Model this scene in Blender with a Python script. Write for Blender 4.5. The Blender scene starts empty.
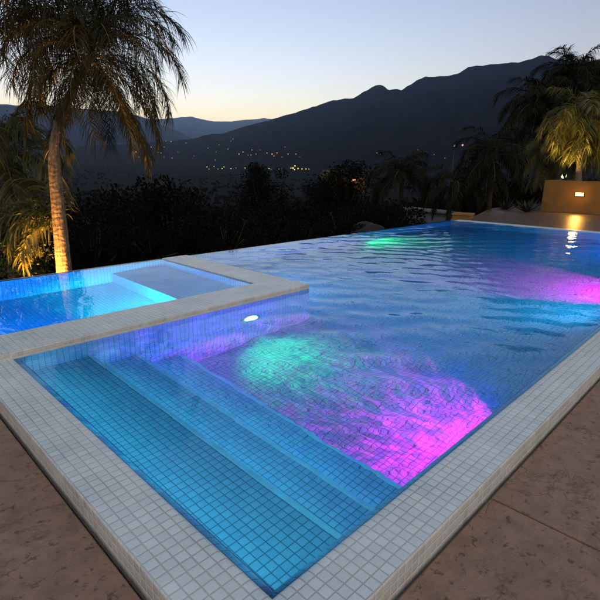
import bpy, bmesh, math, random
import numpy as np
from mathutils import Matrix, Vector

R = math.radians
sc = bpy.context.scene
COL = sc.collection
GAIN = 2.64                                   # every lamp and glowing lens is scaled to the exposure
rnd = random.Random(7)
rng = np.random.default_rng(7)

# ------------------------------------------------------------------ camera
H = 1.55                                     # eye height above the coping
F = 476.53                                   # focal length in pixels of a 600 px frame
PITCH, YAW, ROLL = 0.269257404, 0.779758140, -0.0112180173


def cam_axes():
    p, y, r = PITCH, YAW, ROLL
    fw = np.array([math.cos(y) * math.cos(p), math.sin(y) * math.cos(p), -math.sin(p)])
    rt = np.cross(fw, [0, 0, 1.0]); rt /= np.linalg.norm(rt)
    dn = np.cross(fw, rt)
    return np.cos(r) * rt + np.sin(r) * dn, -np.sin(r) * rt + np.cos(r) * dn, fw


AX = cam_axes()


def ray(u, v):
    return AX[0] * (u - 300) / F + AX[1] * (v - 300) / F + AX[2]


def at(u, v, depth):                          # point seen in direction (u, v) at a distance
    return np.array([0, 0, H]) + ray(u, v) * depth


def on_z(u, v, z):
    d = ray(u, v)
    return np.array([0, 0, H]) + d * ((z - H) / d[2])


cd = bpy.data.cameras.new('camera')
cam = bpy.data.objects.new('camera', cd)
COL.objects.link(cam)
a, b, c = AX
cam.matrix_world = Matrix(((a[0], -b[0], -c[0], 0), (a[1], -b[1], -c[1], 0), (a[2], -b[2], -c[2], H), (0, 0, 0, 1)))
cd.sensor_width = 36
cd.lens = 36 * F / 600
cd.clip_start = 0.05
cd.clip_end = 90000
sc.camera = cam

# ------------------------------------------------------------------ tagging


def tag(o, label=None, cat=None, group=None, kind=None):
    if label: o['label'] = label
    if cat: o['category'] = cat
    if group: o['group'] = group
    if kind: o['kind'] = kind
    return o


def thing(name, label, cat, loc=(0, 0, 0), rz=0.0, group=None):
    o = bpy.data.objects.new(name, None)
    COL.objects.link(o)
    o.location = [float(q) for q in loc]
    o.rotation_euler = (0, 0, rz)
    o.empty_display_size = 0.2
    return tag(o, label, cat, group)


def link(name, me, parent=None, loc=(0, 0, 0), rot=(0, 0, 0), scale=(1, 1, 1)):
    o = bpy.data.objects.new(name, me)
    COL.objects.link(o)
    o.location = [float(q) for q in loc]; o.rotation_euler = rot; o.scale = scale
    if parent: o.parent = parent
    return o


# ------------------------------------------------------------------ mesh helpers


def mesh(name, verts, faces, mats, smooth=False, fmat=None, uv=None):
    me = bpy.data.meshes.new(name)
    me.from_pydata([tuple(map(float, v)) for v in verts], [], [tuple(f) for f in faces])
    for m in (mats if isinstance(mats, (list, tuple)) else [mats]):
        me.materials.append(m)
    if fmat is not None:
        me.polygons.foreach_set('material_index', np.asarray(fmat, dtype=np.int32))
    if smooth:
        me.polygons.foreach_set('use_smooth', np.ones(len(me.polygons), dtype=bool))
    if uv is not None:
        lay = me.uv_layers.new(name='UVMap')
        lay.data.foreach_set('uv', np.asarray(uv, dtype=np.float32).ravel())
    me.update()
    return me


def np_mesh(name, V, Q, mats, smooth=False, fmat=None):
    """fast quad mesh from arrays"""
    V = np.asarray(V, dtype=np.float32); Q = np.asarray(Q, dtype=np.int32)
    me = bpy.data.meshes.new(name)
    me.vertices.add(len(V)); me.vertices.foreach_set('co', V.ravel())
    k = Q.shape[1]
    me.loops.add(Q.size); me.loops.foreach_set('vertex_index', Q.ravel())
    me.polygons.add(len(Q))
    me.polygons.foreach_set('loop_start', np.arange(0, Q.size, k, dtype=np.int32))
    me.polygons.foreach_set('loop_total', np.full(len(Q), k, dtype=np.int32))
    for m in (mats if isinstance(mats, (list, tuple)) else [mats]):
        me.materials.append(m)
    if fmat is not None:
        me.polygons.foreach_set('material_index', np.asarray(fmat, dtype=np.int32))
    if smooth:
        me.polygons.foreach_set('use_smooth', np.ones(len(Q), dtype=bool))
    me.update(calc_edges=True)
    me.validate()
    return me


def box_uv(me):
    """planar map in metres by dominant normal, so tiles keep their real size"""
    lay = me.uv_layers.new(name='UVMap') if not me.uv_layers else me.uv_layers[0]
    for p in me.polygons:
        n = p.normal
        ax = max(range(3), key=lambda i: abs(n[i]))
        for li in p.loop_indices:
            co = me.vertices[me.loops[li].vertex_index].co
            lay.data[li].uv = ((co.y, co.z), (co.x, co.z), (co.x, co.y))[ax]


def box_bm(bm, x0, x1, y0, y1, z0, z1):
    vs = [bm.verts.new(q) for q in ((x0, y0, z0), (x1, y0, z0), (x1, y1, z0), (x0, y1, z0), (x0, y0, z1), (x1, y0, z1), (x1, y1, z1), (x0, y1, z1))]
    for f in ((0, 3, 2, 1), (4, 5, 6, 7), (0, 1, 5, 4), (1, 2, 6, 5), (2, 3, 7, 6), (3, 0, 4, 7)):
        bm.faces.new([vs[i] for i in f])


def boxes(name, blist, mat, parent=None, bevel=0.0, uv=True, segs=2):
    bm = bmesh.new()
    for q in blist: box_bm(bm, *q)
    if bevel:
        bmesh.ops.bevel(bm, geom=bm.edges[:], offset=bevel, segments=segs, affect='EDGES', profile=0.5)
    me = bpy.data.meshes.new(name); bm.to_mesh(me); bm.free()
    me.materials.append(mat)
    if uv: box_uv(me)
    return link(name, me, parent)


def lathe(prof, n=24, axis='Z'):
    V, Fc = [], []
    for r, z in prof:
        for k in range(n):
            t = 2 * math.pi * k / n
            V.append((r * math.cos(t), r * math.sin(t), z) if axis == 'Z' else (r * math.cos(t), -z, r * math.sin(t)))
    for i in range(len(prof) - 1):
        for k in range(n):
            a, b = i * n + k, i * n + (k + 1) % n
            Fc.append((a, b, b + n, a + n))
    return V, Fc


def tube(points, radii, n=10, jitter=0.0, cap=True):
    P = [Vector([float(q) for q in p]) for p in points]
    V, Fc = [], []
    for i, p in enumerate(P):
        t = (P[min(i + 1, len(P) - 1)] - P[max(i - 1, 0)]).normalized()
        s = t.cross(Vector((0.31, 0.95, 0.05))).normalized(); u = t.cross(s)
        for k in range(n):
            an = 2 * math.pi * k / n
            r = radii[i] * (1 + rnd.uniform(-jitter, jitter))
            V.append(p + (s * math.cos(an) + u * math.sin(an)) * r)
    for i in range(len(P) - 1):
        for k in range(n):
            a, b = i * n + k, i * n + (k + 1) % n
            Fc.append((a, b, b + n, a + n))
    if cap:
        Fc.append(tuple(range((len(P) - 1) * n, len(P) * n)))
    return V, Fc


# ------------------------------------------------------------------ materials


class NT:
    def __init__(self, name):
        self.m = bpy.data.materials.new(name); self.m.use_nodes = True
        self.t = self.m.node_tree; self.t.nodes.clear()
        self.out = self.n('ShaderNodeOutputMaterial')

    def n(self, typ, **kw):
        nd = self.t.nodes.new(typ)
        for k, v in kw.items(): setattr(nd, k, v)
        return nd

    def l(self, a, b): self.t.links.new(a, b)

    def math(self, op, a, b=None, c=None, clamp=False):
        nd = self.n('ShaderNodeMath', operation=op, use_clamp=clamp)
        for i, q in enumerate((a, b, c)):
            if q is None: continue
            if isinstance(q, (int, float)): nd.inputs[i].default_value = q
            else: self.l(q, nd.inputs[i])
        return nd.outputs[0]

    def mix(self, fac, a, b, blend='MIX'):
        nd = self.n('ShaderNodeMix', data_type='RGBA', blend_type=blend)
        for i, q in ((0, fac), (6, a), (7, b)):
            if isinstance(q, (int, float)): nd.inputs[i].default_value = q
            elif isinstance(q, tuple): nd.inputs[i].default_value = (*q, 1)
            else: self.l(q, nd.inputs[i])
        return nd.outputs[2]

    def ramp(self, fac, stops):
        nd = self.n('ShaderNodeValToRGB')
        el = nd.color_ramp.elements
        while len(el) < len(stops): el.new(0.5)
        for e, (p, col) in zip(el, stops):
            e.position = p; e.color = (*col, 1) if isinstance(col, tuple) else (col, col, col, 1)
        self.l(fac, nd.inputs[0])
        return nd.outputs[0]

    def noise(self, vec, scale, detail=4, rough=0.55, dist=0.0):
        nd = self.n('ShaderNodeTexNoise')
        nd.inputs['Scale'].default_value = scale; nd.inputs['Detail'].default_value = detail
        nd.inputs['Roughness'].default_value = rough; nd.inputs['Distortion'].default_value = dist
        if vec is not None: self.l(vec, nd.inputs['Vector'])
        return nd.outputs['Fac']

    def coords(self, kind='Object'):
        return self.n('ShaderNodeTexCoord').outputs[kind]

    def geo(self):
        return self.n('ShaderNodeNewGeometry').outputs['Position']

    def bsdf(self, color, rough=0.5, spec=0.5, bump=None, bstr=0.3, bdist=0.01, **kw):
        nd = self.n('ShaderNodeBsdfPrincipled')
        for key, q in (('Base Color', color), ('Roughness', rough), ('Specular IOR Level', spec)):
            if isinstance(q, tuple): nd.inputs[key].default_value = (*q, 1)
            elif isinstance(q, (int, float)): nd.inputs[key].default_value = q
            else: self.l(q, nd.inputs[key])
        if bump is not None:
            bn = self.n('ShaderNodeBump'); bn.inputs['Strength'].default_value = bstr; bn.inputs['Distance'].default_value = bdist
            self.l(bump, bn.inputs['Height']); self.l(bn.outputs[0], nd.inputs['Normal'])
        for k, v in kw.items(): nd.inputs[k].default_value = v
        self.l(nd.outputs[0], self.out.inputs[0])
        return nd


PT = 0.0517                                   # mosaic tile pitch


def tile_mat(name, c_lo, c_hi, grout, rough=0.25, gw=0.05, stain=0.25):
    k = NT(name)
    uv = k.n('ShaderNodeUVMap').outputs[0]
    sep = k.n('ShaderNodeSeparateXYZ'); k.l(uv, sep.inputs[0])
    gx = k.math('DIVIDE', sep.outputs[0], PT); gy = k.math('DIVIDE', sep.outputs[1], PT)

    def edge(g):
        f = k.math('FRACT', g)
        return k.math('MINIMUM', f, k.math('SUBTRACT', 1.0, f))
    # hand-laid look: the joints wander a little
    wob = k.math('MULTIPLY', k.math('SUBTRACT', k.noise(uv, 9.0, 2), 0.5), 0.10)
    e = k.math('MINIMUM', edge(k.math('ADD', gx, wob)), edge(k.math('ADD', gy, wob)))
    mr = k.n('ShaderNodeMapRange', interpolation_type='SMOOTHSTEP')
    mr.inputs[1].default_value = gw * 0.6; mr.inputs[2].default_value = gw * 1.7
    k.l(e, mr.inputs[0]); mask = mr.outputs[0]
    cell = k.n('ShaderNodeCombineXYZ')
    k.l(k.math('FLOOR', k.math('ADD', gx, wob)), cell.inputs[0]); k.l(k.math('FLOOR', k.math('ADD', gy, wob)), cell.inputs[1])
    wn = k.n('ShaderNodeTexWhiteNoise', noise_dimensions='3D'); k.l(cell.outputs[0], wn.inputs[0])
    tcol = k.mix(wn.outputs[0], c_lo, c_hi)
    fine = k.noise(k.geo(), 90.0, 3)
    tcol = k.mix(0.22, tcol, k.ramp(fine, [(0.3, 0.25), (0.7, 0.8)]), 'OVERLAY')
    st = k.noise(k.geo(), 2.3, 5, 0.6)
    col = k.mix(mask, grout, tcol)
    col = k.mix(stain, col, k.ramp(st, [(0.35, 0.3), (0.65, 0.75)]), 'OVERLAY')
    dome = k.n('ShaderNodeMapRange'); dome.inputs[1].default_value = 0.0; dome.inputs[2].default_value = 0.22; k.l(e, dome.inputs[0])
    h = k.math('ADD', k.math('MULTIPLY', mask, 0.7), k.math('MULTIPLY', dome.outputs[0], 0.3))
    h = k.math('ADD', h, k.math('MULTIPLY', fine, 0.12))
    rg = k.math('ADD', k.math('MULTIPLY', k.math('SUBTRACT', 1.0, mask), 0.4), k.math('ADD', rough, k.math('MULTIPLY', k.noise(k.geo(), 14.0, 3), 0.2)))
    k.bsdf(col, rg, 0.5, h, 0.55, 0.006)
    return k.m


M = {}
M['tile_dry'] = tile_mat('coping_mosaic', (0.60, 0.70, 0.71), (0.70, 0.79, 0.79), (0.47, 0.49, 0.49), gw=0.045, stain=0.42)
M['tile_face'] = tile_mat('face_mosaic', (0.50, 0.50, 0.48), (0.66, 0.65, 0.62), (0.74, 0.68, 0.58))
M['tile_wet'] = tile_mat('basin_mosaic', (0.42, 0.56, 0.66), (0.54, 0.66, 0.74), (0.16, 0.25, 0.30), rough=0.3, gw=0.045, stain=0.15)


def stone_mat(name, dark, mid, light, rough=0.6, bstr=0.7):
    k = NT(name)
    p = k.geo()
    n1 = k.noise(p, 1.3, 6, 0.6, 0.15); n2 = k.noise(p, 11.0, 6, 0.6, 0.1); n3 = k.noise(p, 46.0, 5, 0.6)
    mus = k.noise(p, 1.1, 7, 0.6, 0.5)
    vein = k.ramp(k.math('ABSOLUTE', k.math('SUBTRACT', mus, 0.5)), [(0.0, 1.0), (0.004, 0.6), (0.012, 0.0)])
    pit = k.ramp(k.noise(p, 19.0, 5, 0.7, 0.25), [(0.59, 0.0), (0.69, 1.0)])
    col = k.mix(k.ramp(n1, [(0.3, 0.0), (0.72, 1.0)]), mid, light)
    col = k.mix(k.math('MULTIPLY', k.ramp(n2, [(0.32, 1.0), (0.58, 0.0)]), 0.38), col, dark)
    col = k.mix(k.math('MULTIPLY', vein, 0.35), col, dark)
    col = k.mix(k.math('MULTIPLY', pit, 0.6), col, (dark[0] * 0.55, dark[1] * 0.5, dark[2] * 0.45))
    h = k.math('ADD', k.math('MULTIPLY', n2, 0.8), k.math('MULTIPLY', n3, 0.45))
    h = k.math('SUBTRACT', h, k.math('MULTIPLY', pit, 0.8))
    h = k.math('SUBTRACT', h, k.math('MULTIPLY', vein, 0.25))
    rg = k.math('ADD', rough, k.math('MULTIPLY', k.math('SUBTRACT', n2, 0.5), 0.5))
    k.bsdf(col, rg, 0.5, h, bstr, 0.02)
    return k.m


M['deck'] = stone_mat('stamped_concrete', (0.08, 0.046, 0.030), (0.25, 0.155, 0.10), (0.35, 0.23, 0.155))
M['terrace'] = stone_mat('wet_terrace', (0.04, 0.028, 0.02), (0.095, 0.065, 0.045), (0.14, 0.10, 0.07), rough=0.36, bstr=0.4)
M['rock'] = stone_mat('rock', (0.004, 0.003, 0.002), (0.010, 0.006, 0.004), (0.016, 0.010, 0.006), rough=0.8)


def plain(name, col, rough=0.6, var=0.3, scale=6.0, bstr=0.3, metal=0.0, spec=0.5):
    k = NT(name)
    p = k.geo()
    n = k.noise(p, scale, 6, 0.6); n2 = k.noise(p, scale * 8, 4, 0.6)
    lo = tuple(q * (1 - var) for q in col); hi = tuple(min(1, q * (1 + var)) for q in col)
    cc = k.mix(k.ramp(n, [(0.3, 0.0), (0.7, 1.0)]), lo, hi)
    k.bsdf(cc, rough, spec, k.math('ADD', n, k.math('MULTIPLY', n2, 0.4)), bstr, 0.01, Metallic=metal)
    return k.m


M['nosing'] = plain('glazed_nosing', (0.78, 0.90, 0.92), 0.25, 0.16, 9.0, 0.1)
M['stucco'] = plain('tan_stucco', (0.24, 0.12, 0.025), 0.85, 0.22, 1.7, 0.4)
M['pale_concrete'] = plain('pale_concrete', (0.34, 0.34, 0.35), 0.8, 0.12, 4.0)
M['soil'] = plain('planter_soil', (0.05, 0.035, 0.025), 0.9, 0.4, 9.0)
M['metal'] = plain('brushed_steel', (0.55, 0.56, 0.58), 0.3, 0.05, 30, 0.05, 1.0)
M['bronze'] = plain('bronze_metal', (0.10, 0.075, 0.05), 0.45, 0.2, 30, 0.05, 0.8)
M['post_paint'] = plain('dark_post_paint', (0.015, 0.014, 0.013), 0.6, 0.2, 20)


def bark_mat(name, lo, hi, ring=14.0):
    k = NT(name)
    p = k.coords('Object')
    w = k.n('ShaderNodeTexWave', wave_type='BANDS', bands_direction='Z')
    w.inputs['Scale'].default_value = ring / 6.28 * 1.0; w.inputs['Distortion'].default_value = 7.0; w.inputs['Detail'].default_value = 3
    w.inputs['Detail Scale'].default_value = 2.0
    k.l(p, w.inputs[0])
    mp = k.n('ShaderNodeMapping'); mp.inputs['Scale'].default_value = (1, 1, 0.18); k.l(p, mp.inputs[0])
    fib = k.noise(mp.outputs[0], 30.0, 6, 0.65)
    col = k.mix(k.ramp(fib, [(0.3, 0.0), (0.7, 1.0)]), lo, hi)
    col = k.mix(k.math('MULTIPLY', k.math('SUBTRACT', 1.0, w.outputs['Fac']), 0.12), col, (lo[0] * 0.5, lo[1] * 0.5, lo[2] * 0.5))
    k.bsdf(col, 0.85, 0.2, k.math('ADD', k.math('MULTIPLY', w.outputs['Fac'], 0.22), fib), 0.9, 0.03)
    return k.m


M['palm_bark'] = bark_mat('palm_bark', (0.06, 0.04, 0.025), (0.30, 0.22, 0.14), 22.0)
M['bark'] = bark_mat('tree_bark', (0.04, 0.03, 0.022), (0.11, 0.085, 0.06), 4.0)


M['dark_bark'] = bark_mat('dark_palm_bark', (0.015, 0.011, 0.008), (0.05, 0.038, 0.027))  # bark copy with the shade of unlit palms put into its colour


def leaf_mat(name, c1, c2, c3=None, rough=0.5, transl=0.3, spec=0.35):
    k = NT(name)
    g = k.n('ShaderNodeNewGeometry')
    info = g.outputs['Random Per Island']
    big = k.noise(g.outputs['Position'], 1.7, 3)
    col = k.mix(info, c1, c2)
    if c3: col = k.mix(k.ramp(big, [(0.5, 0.0), (0.72, 1.0)]), col, c3)
    b = k.n('ShaderNodeBsdfPrincipled'); k.l(col, b.inputs['Base Color']); b.inputs['Roughness'].default_value = rough
    b.inputs['Specular IOR Level'].default_value = spec
    t = k.n('ShaderNodeBsdfTranslucent'); k.l(col, t.inputs[0])
    mx = k.n('ShaderNodeMixShader'); mx.inputs[0].default_value = transl
    k.l(b.outputs[0], mx.inputs[1]); k.l(t.outputs[0], mx.inputs[2]); k.l(mx.outputs[0], k.out.inputs[0])
    return k.m


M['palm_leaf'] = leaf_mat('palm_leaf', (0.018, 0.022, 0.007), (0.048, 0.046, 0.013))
M['palm_leaf_dark'] = leaf_mat('palm_leaf_dark', (0.010, 0.013, 0.005), (0.024, 0.024, 0.009), None, 0.6, 0.2, 0.12)  # darker leaf copy: dusk shade of the right palms put into the colour
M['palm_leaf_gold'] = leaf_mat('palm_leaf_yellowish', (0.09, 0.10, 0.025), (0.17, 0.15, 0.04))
M['rachis'] = plain('palm_stalk', (0.16, 0.13, 0.06), 0.6, 0.3, 20)
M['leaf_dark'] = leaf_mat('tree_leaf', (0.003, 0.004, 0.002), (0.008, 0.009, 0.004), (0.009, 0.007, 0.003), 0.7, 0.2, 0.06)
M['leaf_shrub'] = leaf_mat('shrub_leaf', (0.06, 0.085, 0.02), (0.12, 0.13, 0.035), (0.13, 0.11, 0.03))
M['agave'] = leaf_mat('agave_leaf', (0.015, 0.02, 0.014), (0.03, 0.036, 0.025), None, 0.45, 0.1)


def emit_mat(name, col, s):
    k = NT(name)
    e = k.n('ShaderNodeEmission'); e.inputs[0].default_value = (*col, 1); e.inputs[1].default_value = s * GAIN
    k.l(e.outputs[0], k.out.inputs[0])
    return k.m


def water_mat(name, tint, b1, b2):
    k = NT(name)
    p = k.geo()
    rf = k.n('ShaderNodeBsdfRefraction'); rf.inputs['IOR'].default_value = 1.333; rf.inputs['Roughness'].default_value = 0.0
    rf.inputs['Color'].default_value = (*tint, 1)
    gl_ = k.n('ShaderNodeBsdfGlossy'); gl_.inputs['Roughness'].default_value = 0.0; gl_.inputs[0].default_value = (0.78, 0.89, 1.0, 1)
    fr = k.n('ShaderNodeFresnel'); fr.inputs['IOR'].default_value = 1.333
    g = k.n('ShaderNodeMixShader'); k.l(fr.outputs[0], g.inputs[0]); k.l(rf.outputs[0], g.inputs[1]); k.l(gl_.outputs[0], g.inputs[2])
    n = k.noise(p, 6.0, 1.5, 0.45, 0.8); n2 = k.noise(p, 22.0, 2, 0.5)
    pm = k.ramp(k.noise(p, 0.9, 2), [(0.38, 0.25), (0.62, 1.0)])            # ripples come in patches
    sx = k.n('ShaderNodeSeparateXYZ'); k.l(p, sx.inputs[0])
    mx_ = k.n('ShaderNodeMapRange'); mx_.inputs[1].default_value = 1.3; mx_.inputs[2].default_value = 2.6; mx_.inputs[3].default_value = 0.22; k.l(sx.outputs[0], mx_.inputs[0])
    n = k.math('MULTIPLY', n, k.math('MULTIPLY', pm, mx_.outputs[0]))
    h = k.math('ADD', k.math('MULTIPLY', n, b1), k.math('MULTIPLY', n2, b2))
    bn = k.n('ShaderNodeBump'); bn.inputs['Strength'].default_value = 1.0; bn.inputs['Distance'].default_value = 1.0
    k.l(h, bn.inputs['Height']); 
    for q_ in (rf, gl_, fr): k.l(bn.outputs[0], q_.inputs['Normal'])
    k.l(g.outputs[0], k.out.inputs[0])
    return k.m


M['water'] = water_mat('pool_water', (0.62, 0.90, 1.0), 0.0050, 0.00008)
M['spa_water'] = water_mat('spa_water', (0.60, 0.92, 1.0), 0.0004, 0.00002)

# ------------------------------------------------------------------ pool dimensions
X0, X1 = 1.0, 14.5
Y0, Y1 = 1.115, 7.45
FLOOR = -1.35
WL = -0.012                                   # pool water level (coping top is z = 0)
DECK = -0.11
SY0, SY1 = 4.30, 7.25                         # spa: outer front face, vanishing edge
SX0, SX1 = -1.6, 4.52
SZ = PT                                        # spa coping is one tile higher
SW = 0.040                                    # spa water level

pool = thing('swimming_pool', 'large infinity pool lined with pale mosaic tile glowing blue and magenta', 'swimming pool', (X0, Y0, 0))
PO = Vector((X0, Y0, 0))


def under(o, root):
    o.parent = root
    o.matrix_parent_inverse = Matrix.Translation(-Vector(root.location))
    return o


# coping: one profile mitred round the near corner
prof = [(0.000, DECK - 0.06), (0.000, -0.008), (0.003, -0.002), (0.009, 0.0), (0.232, 0.0), (0.250, -0.003), (0.266, -0.013), (0.290, -0.034), (0.306, -0.055), (0.310, -0.075)]
arc = [0.0]
for (p0, p1) in zip(prof, prof[1:]): arc.append(arc[-1] + math.hypot(p1[0] - p0[0], p1[1] - p0[1]))
off = arc[3]
V, Fc, UV, FM = [], [], [], []
for (s, z) in prof:
    xl = 0.665 + s * (0.335 / 0.31); yr = 0.805 + s
    V += [(xl, SY0 - 0.001, z), (xl, yr, z), (X1 + 0.3, yr, z)]
for i in range(len(prof) - 1):
    a, b = i * 3, i * 3 + 3
    for j in (0, 1):
        Fc.append((a + j, a + j + 1, b + j + 1, b + j))
        for (vi, ai) in ((a + j, i), (a + j + 1, i), (b + j + 1, i + 1), (b + j, i + 1)):
            co = V[vi]
            UV.append((co[1] if j == 0 else co[0], arc[ai] - off))
        FM.append(1 if i < 2 else 0)
cp = under(link('coping', mesh('coping', V, Fc, [M['tile_dry'], M['tile_face']], fmat=FM, uv=UV)), pool)
# far coping strip, a hair proud of the terrace
under(boxes('far_coping', [(X1 + 0.001, X1 + 0.28, Y0 - 0.0035, Y1 - 0.1, -0.3, 0.003)], M['tile_dry'], bevel=0.006), pool)

# basin: floor and walls
V = [(X0, Y0 - .002, -0.06), (X1, Y0 - .002, -0.06), (X1, Y1, -0.04), (X0, Y1, -0.06), (X0, Y0 - .002, FLOOR), (X1, Y0 - .002, FLOOR), (X1, Y1, FLOOR), (X0, Y1, FLOOR)]
Fc = [(4, 5, 6, 7), (0, 1, 5, 4), (1, 2, 6, 5), (2, 3, 7, 6), (3, 0, 4, 7)]
me = mesh('basin', V, Fc, M['tile_wet']); box_uv(me)
under(link('basin', me), pool)
# infinity wall: a rim over which the water slides
under(boxes('infinity_wall', [(SX1 + 0.002, X1 + 0.25, Y1 + 0.001, Y1 + 0.16, -1.9, WL - 0.012)], M['tile_wet'], bevel=0.012), pool)
# steps down from the left end
treads = [(1.575, -0.40), (2.03, -0.70), (2.50, -1.0)]
xp = X0 + 0.001
for k, (xn, z) in enumerate(treads):
    st = boxes('step', [(xp, xn - 0.018, Y0 + 0.002, SY0 - 0.002, FLOOR + 0.001, z)], M['tile_wet'])
    under(st, pool)
    ns = boxes('nosing', [(xn - 0.0175, xn + 0.022, Y0 + 0.002, SY0 - 0.002, z - 0.026, z + 0.003)], M['nosing'], bevel=0.006)
    ns2 = boxes('riser', [(xn - 0.0175, xn, Y0 + 0.003, SY0 - 0.003, FLOOR + 0.001, z - 0.0262)], M['tile_wet'])
    for q in (ns, ns2):
        q.parent = st                         # the step stands at the world origin
    xp = xn + 0.001

# ------------------------------------------------------------------ spa
spa = thing('spa_tub', 'raised square spa with grey mosaic coping and bright cyan water beside pool', 'spa', (SX1, SY0, 0))


def uspa(o): return under(o, spa)


SXI = 4.03                                    # inner right face
SYI = 4.85                                    # inner front face
FS = -1.0
# outer shell below the coping
V = [(SX0, SY0, -0.02), (SX1, SY0, -0.02), (SX1, SY1 + 0.05, -0.02), (SX0, SY0, FLOOR), (SX1, SY0, FLOOR), (SX1, SY1 + 0.05, FLOOR)]
me = mesh('outer_wall', V, [(0, 3, 4, 1), (1, 4, 5, 2)], M['tile_wet']); box_uv(me)
uspa(link('outer_wall', me))
# the coping is an L of two bevelled slabs with a mitre line
bm = bmesh.new()
prof2 = [(0.0, -0.021), (0.0, SZ - 0.010), (0.003, SZ - 0.003), (0.010, SZ), (0.478, SZ), (0.486, SZ - 0.004), (0.49, SZ - 0.012), (0.49, -0.06)]
arc = [0.0]
for (p0, p1) in zip(prof2, prof2[1:]): arc.append(arc[-1] + math.hypot(p1[0] - p0[0], p1[1] - p0[1]))
off = arc[3]
V, Fc, UV, FM = [], [], [], []
for (s, z) in prof2:
    y = SY0 - 0.003 + s * (0.55 / 0.49); x = SX1 + 0.003 - s
    V += [(SX0, y, z), (x, y, z), (x, SY1 + 0.06, z)]
for i in range(len(prof2) - 1):
    a, b = i * 3, i * 3 + 3
    for j in (0, 1):
        Fc.append((a + j, a + j + 1, b + j + 1, b + j))
        for (vi, ai) in ((a + j, i), (a + j + 1, i), (b + j + 1, i + 1), (b + j, i + 1)):
            co = V[vi]
            UV.append((co[0] if j == 0 else co[1], (arc[ai] - off)))
        FM.append(1 if i < 2 else (0 if i < 6 else 2))
n0 = len(V)
Fc.append(tuple(i * 3 + 2 for i in range(len(prof2)))); FM.append(1)
UV += [(V[i * 3 + 2][0], V[i * 3 + 2][2]) for i in range(len(prof2))]
uspa(link('spa_coping', mesh('spa_coping', V, Fc, [M['tile_dry'], M['tile_face'], M['tile_wet']], fmat=FM, uv=UV)))
bm.free()
# inside
yi, xi = SY0 - 0.003 + 0.55, SX1 + 0.003 - 0.49
V = [(SX0, yi, 0.03), (xi, yi, 0.03), (xi, SY1, 0.03), (SX0, SY1, 0.03), (SX0, yi, FS), (xi, yi, FS), (xi, SY1, FS), (SX0, SY1, FS)]
me = mesh('spa_basin', V, [(4, 5, 6, 7), (0, 1, 5, 4), (1, 2, 6, 5), (2, 3, 7, 6), (3, 0, 4, 7)], M['tile_wet']); box_uv(me)
uspa(link('spa_basin', me))
uspa(boxes('infinity_rim', [(SX0, xi + 0.02, SY1 + 0.001, SY1 + 0.13, -1.9, SW - 0.008)], M['tile_wet'], bevel=0.010))
for (x0, x1) in ((3.12, xi - 0.002),):
    st = uspa(boxes('bench', [(x0, x1, yi + 0.002, SY1 - 0.002, FS + 0.001, -0.46)], M['tile_wet'], bevel=0.008))

# ------------------------------------------------------------------ water


def vnoise(x, y, seed=0):
    xi_, yi_ = np.floor(x).astype(np.int64), np.floor(y).astype(np.int64)
    fx, fy = x - xi_, y - yi_
    fx, fy = fx * fx * (3 - 2 * fx), fy * fy * (3 - 2 * fy)

    def h(i, j):
        n = (i * 374761393 + j * 668265263 + seed * 974634777) & 0xFFFFFFFF
        n = ((n ^ (n >> 13)) * 1274126177) & 0xFFFFFFFF
        return ((n ^ (n >> 16)) & 0xFFFF) / 65535.0
    return (h(xi_, yi_) * (1 - fx) + h(xi_ + 1, yi_) * fx) * (1 - fy) + (h(xi_, yi_ + 1) * (1 - fx) + h(xi_ + 1, yi_ + 1) * fx) * fy


def fbm(x, y, o=5, seed=0, ridged=False):
    s = np.zeros_like(x); a = 0.5
    for i in range(o):
        n = vnoise(x, y, seed + i * 17)
        s += a * ((1 - np.abs(2 * n - 1)) if ridged else n)
        x, y, a = x * 2.03 + 11.3, y * 2.03 - 7.7, a * 0.5
    return s


def wave_field(X, Y, n=70, lo=0.17, hi=0.68, seed=3, slope=0.034):
    g = np.random.default_rng(seed)
    Z = np.zeros_like(X)
    for i in range(n):
        lam = lo * (hi / lo) ** g.random()
        th = g.normal(0.80, 0.38 if lam > 0.38 else 0.75)
        k = 2 * np.pi / lam
        amp = slope / k * (lam / hi) ** 0.15 / math.sqrt(n) * 1.4142
        ph = g.random() * 6.283
        Z += amp * np.sin(k * (math.cos(th) * X + math.sin(th) * Y) + ph + 0.5 * np.sin(0.9 * X + ph) + 0.5 * np.sin(0.8 * Y + 2 * ph))
    patch = 0.65 + 0.7 * fbm(X * 0.8 + 3.1, Y * 0.8 - 1.7, 3, 17)
    return Z * patch


def smooth(e0, e1, x):
    t = np.clip((x - e0) / (e1 - e0), 0, 1)
    return t * t * (3 - 2 * t)


def water_sheet(name, x0, x1, y0, y1, z, step, mat, amp, holes=None):
    nx, ny = int((x1 - x0) / step) + 1, int((y1 - y0) / step) + 1
    X, Y = np.meshgrid(np.linspace(x0, x1, nx), np.linspace(y0, y1, ny), indexing='ij')
    Z = z + amp(X, Y)
    Vv = np.stack([X, Y, Z], -1).reshape(-1, 3)
    I = np.arange(nx * ny).reshape(nx, ny)
    Q = np.stack([I[:-1, :-1], I[1:, :-1], I[1:, 1:], I[:-1, 1:]], -1).reshape(-1, 4)
    if holes is not None:
        cx = Vv[Q].mean(1)
        Q = Q[~holes(cx[:, 0], cx[:, 1])]
    me = np_mesh(name, Vv, Q, mat, True)
    return link(name, me)


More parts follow.
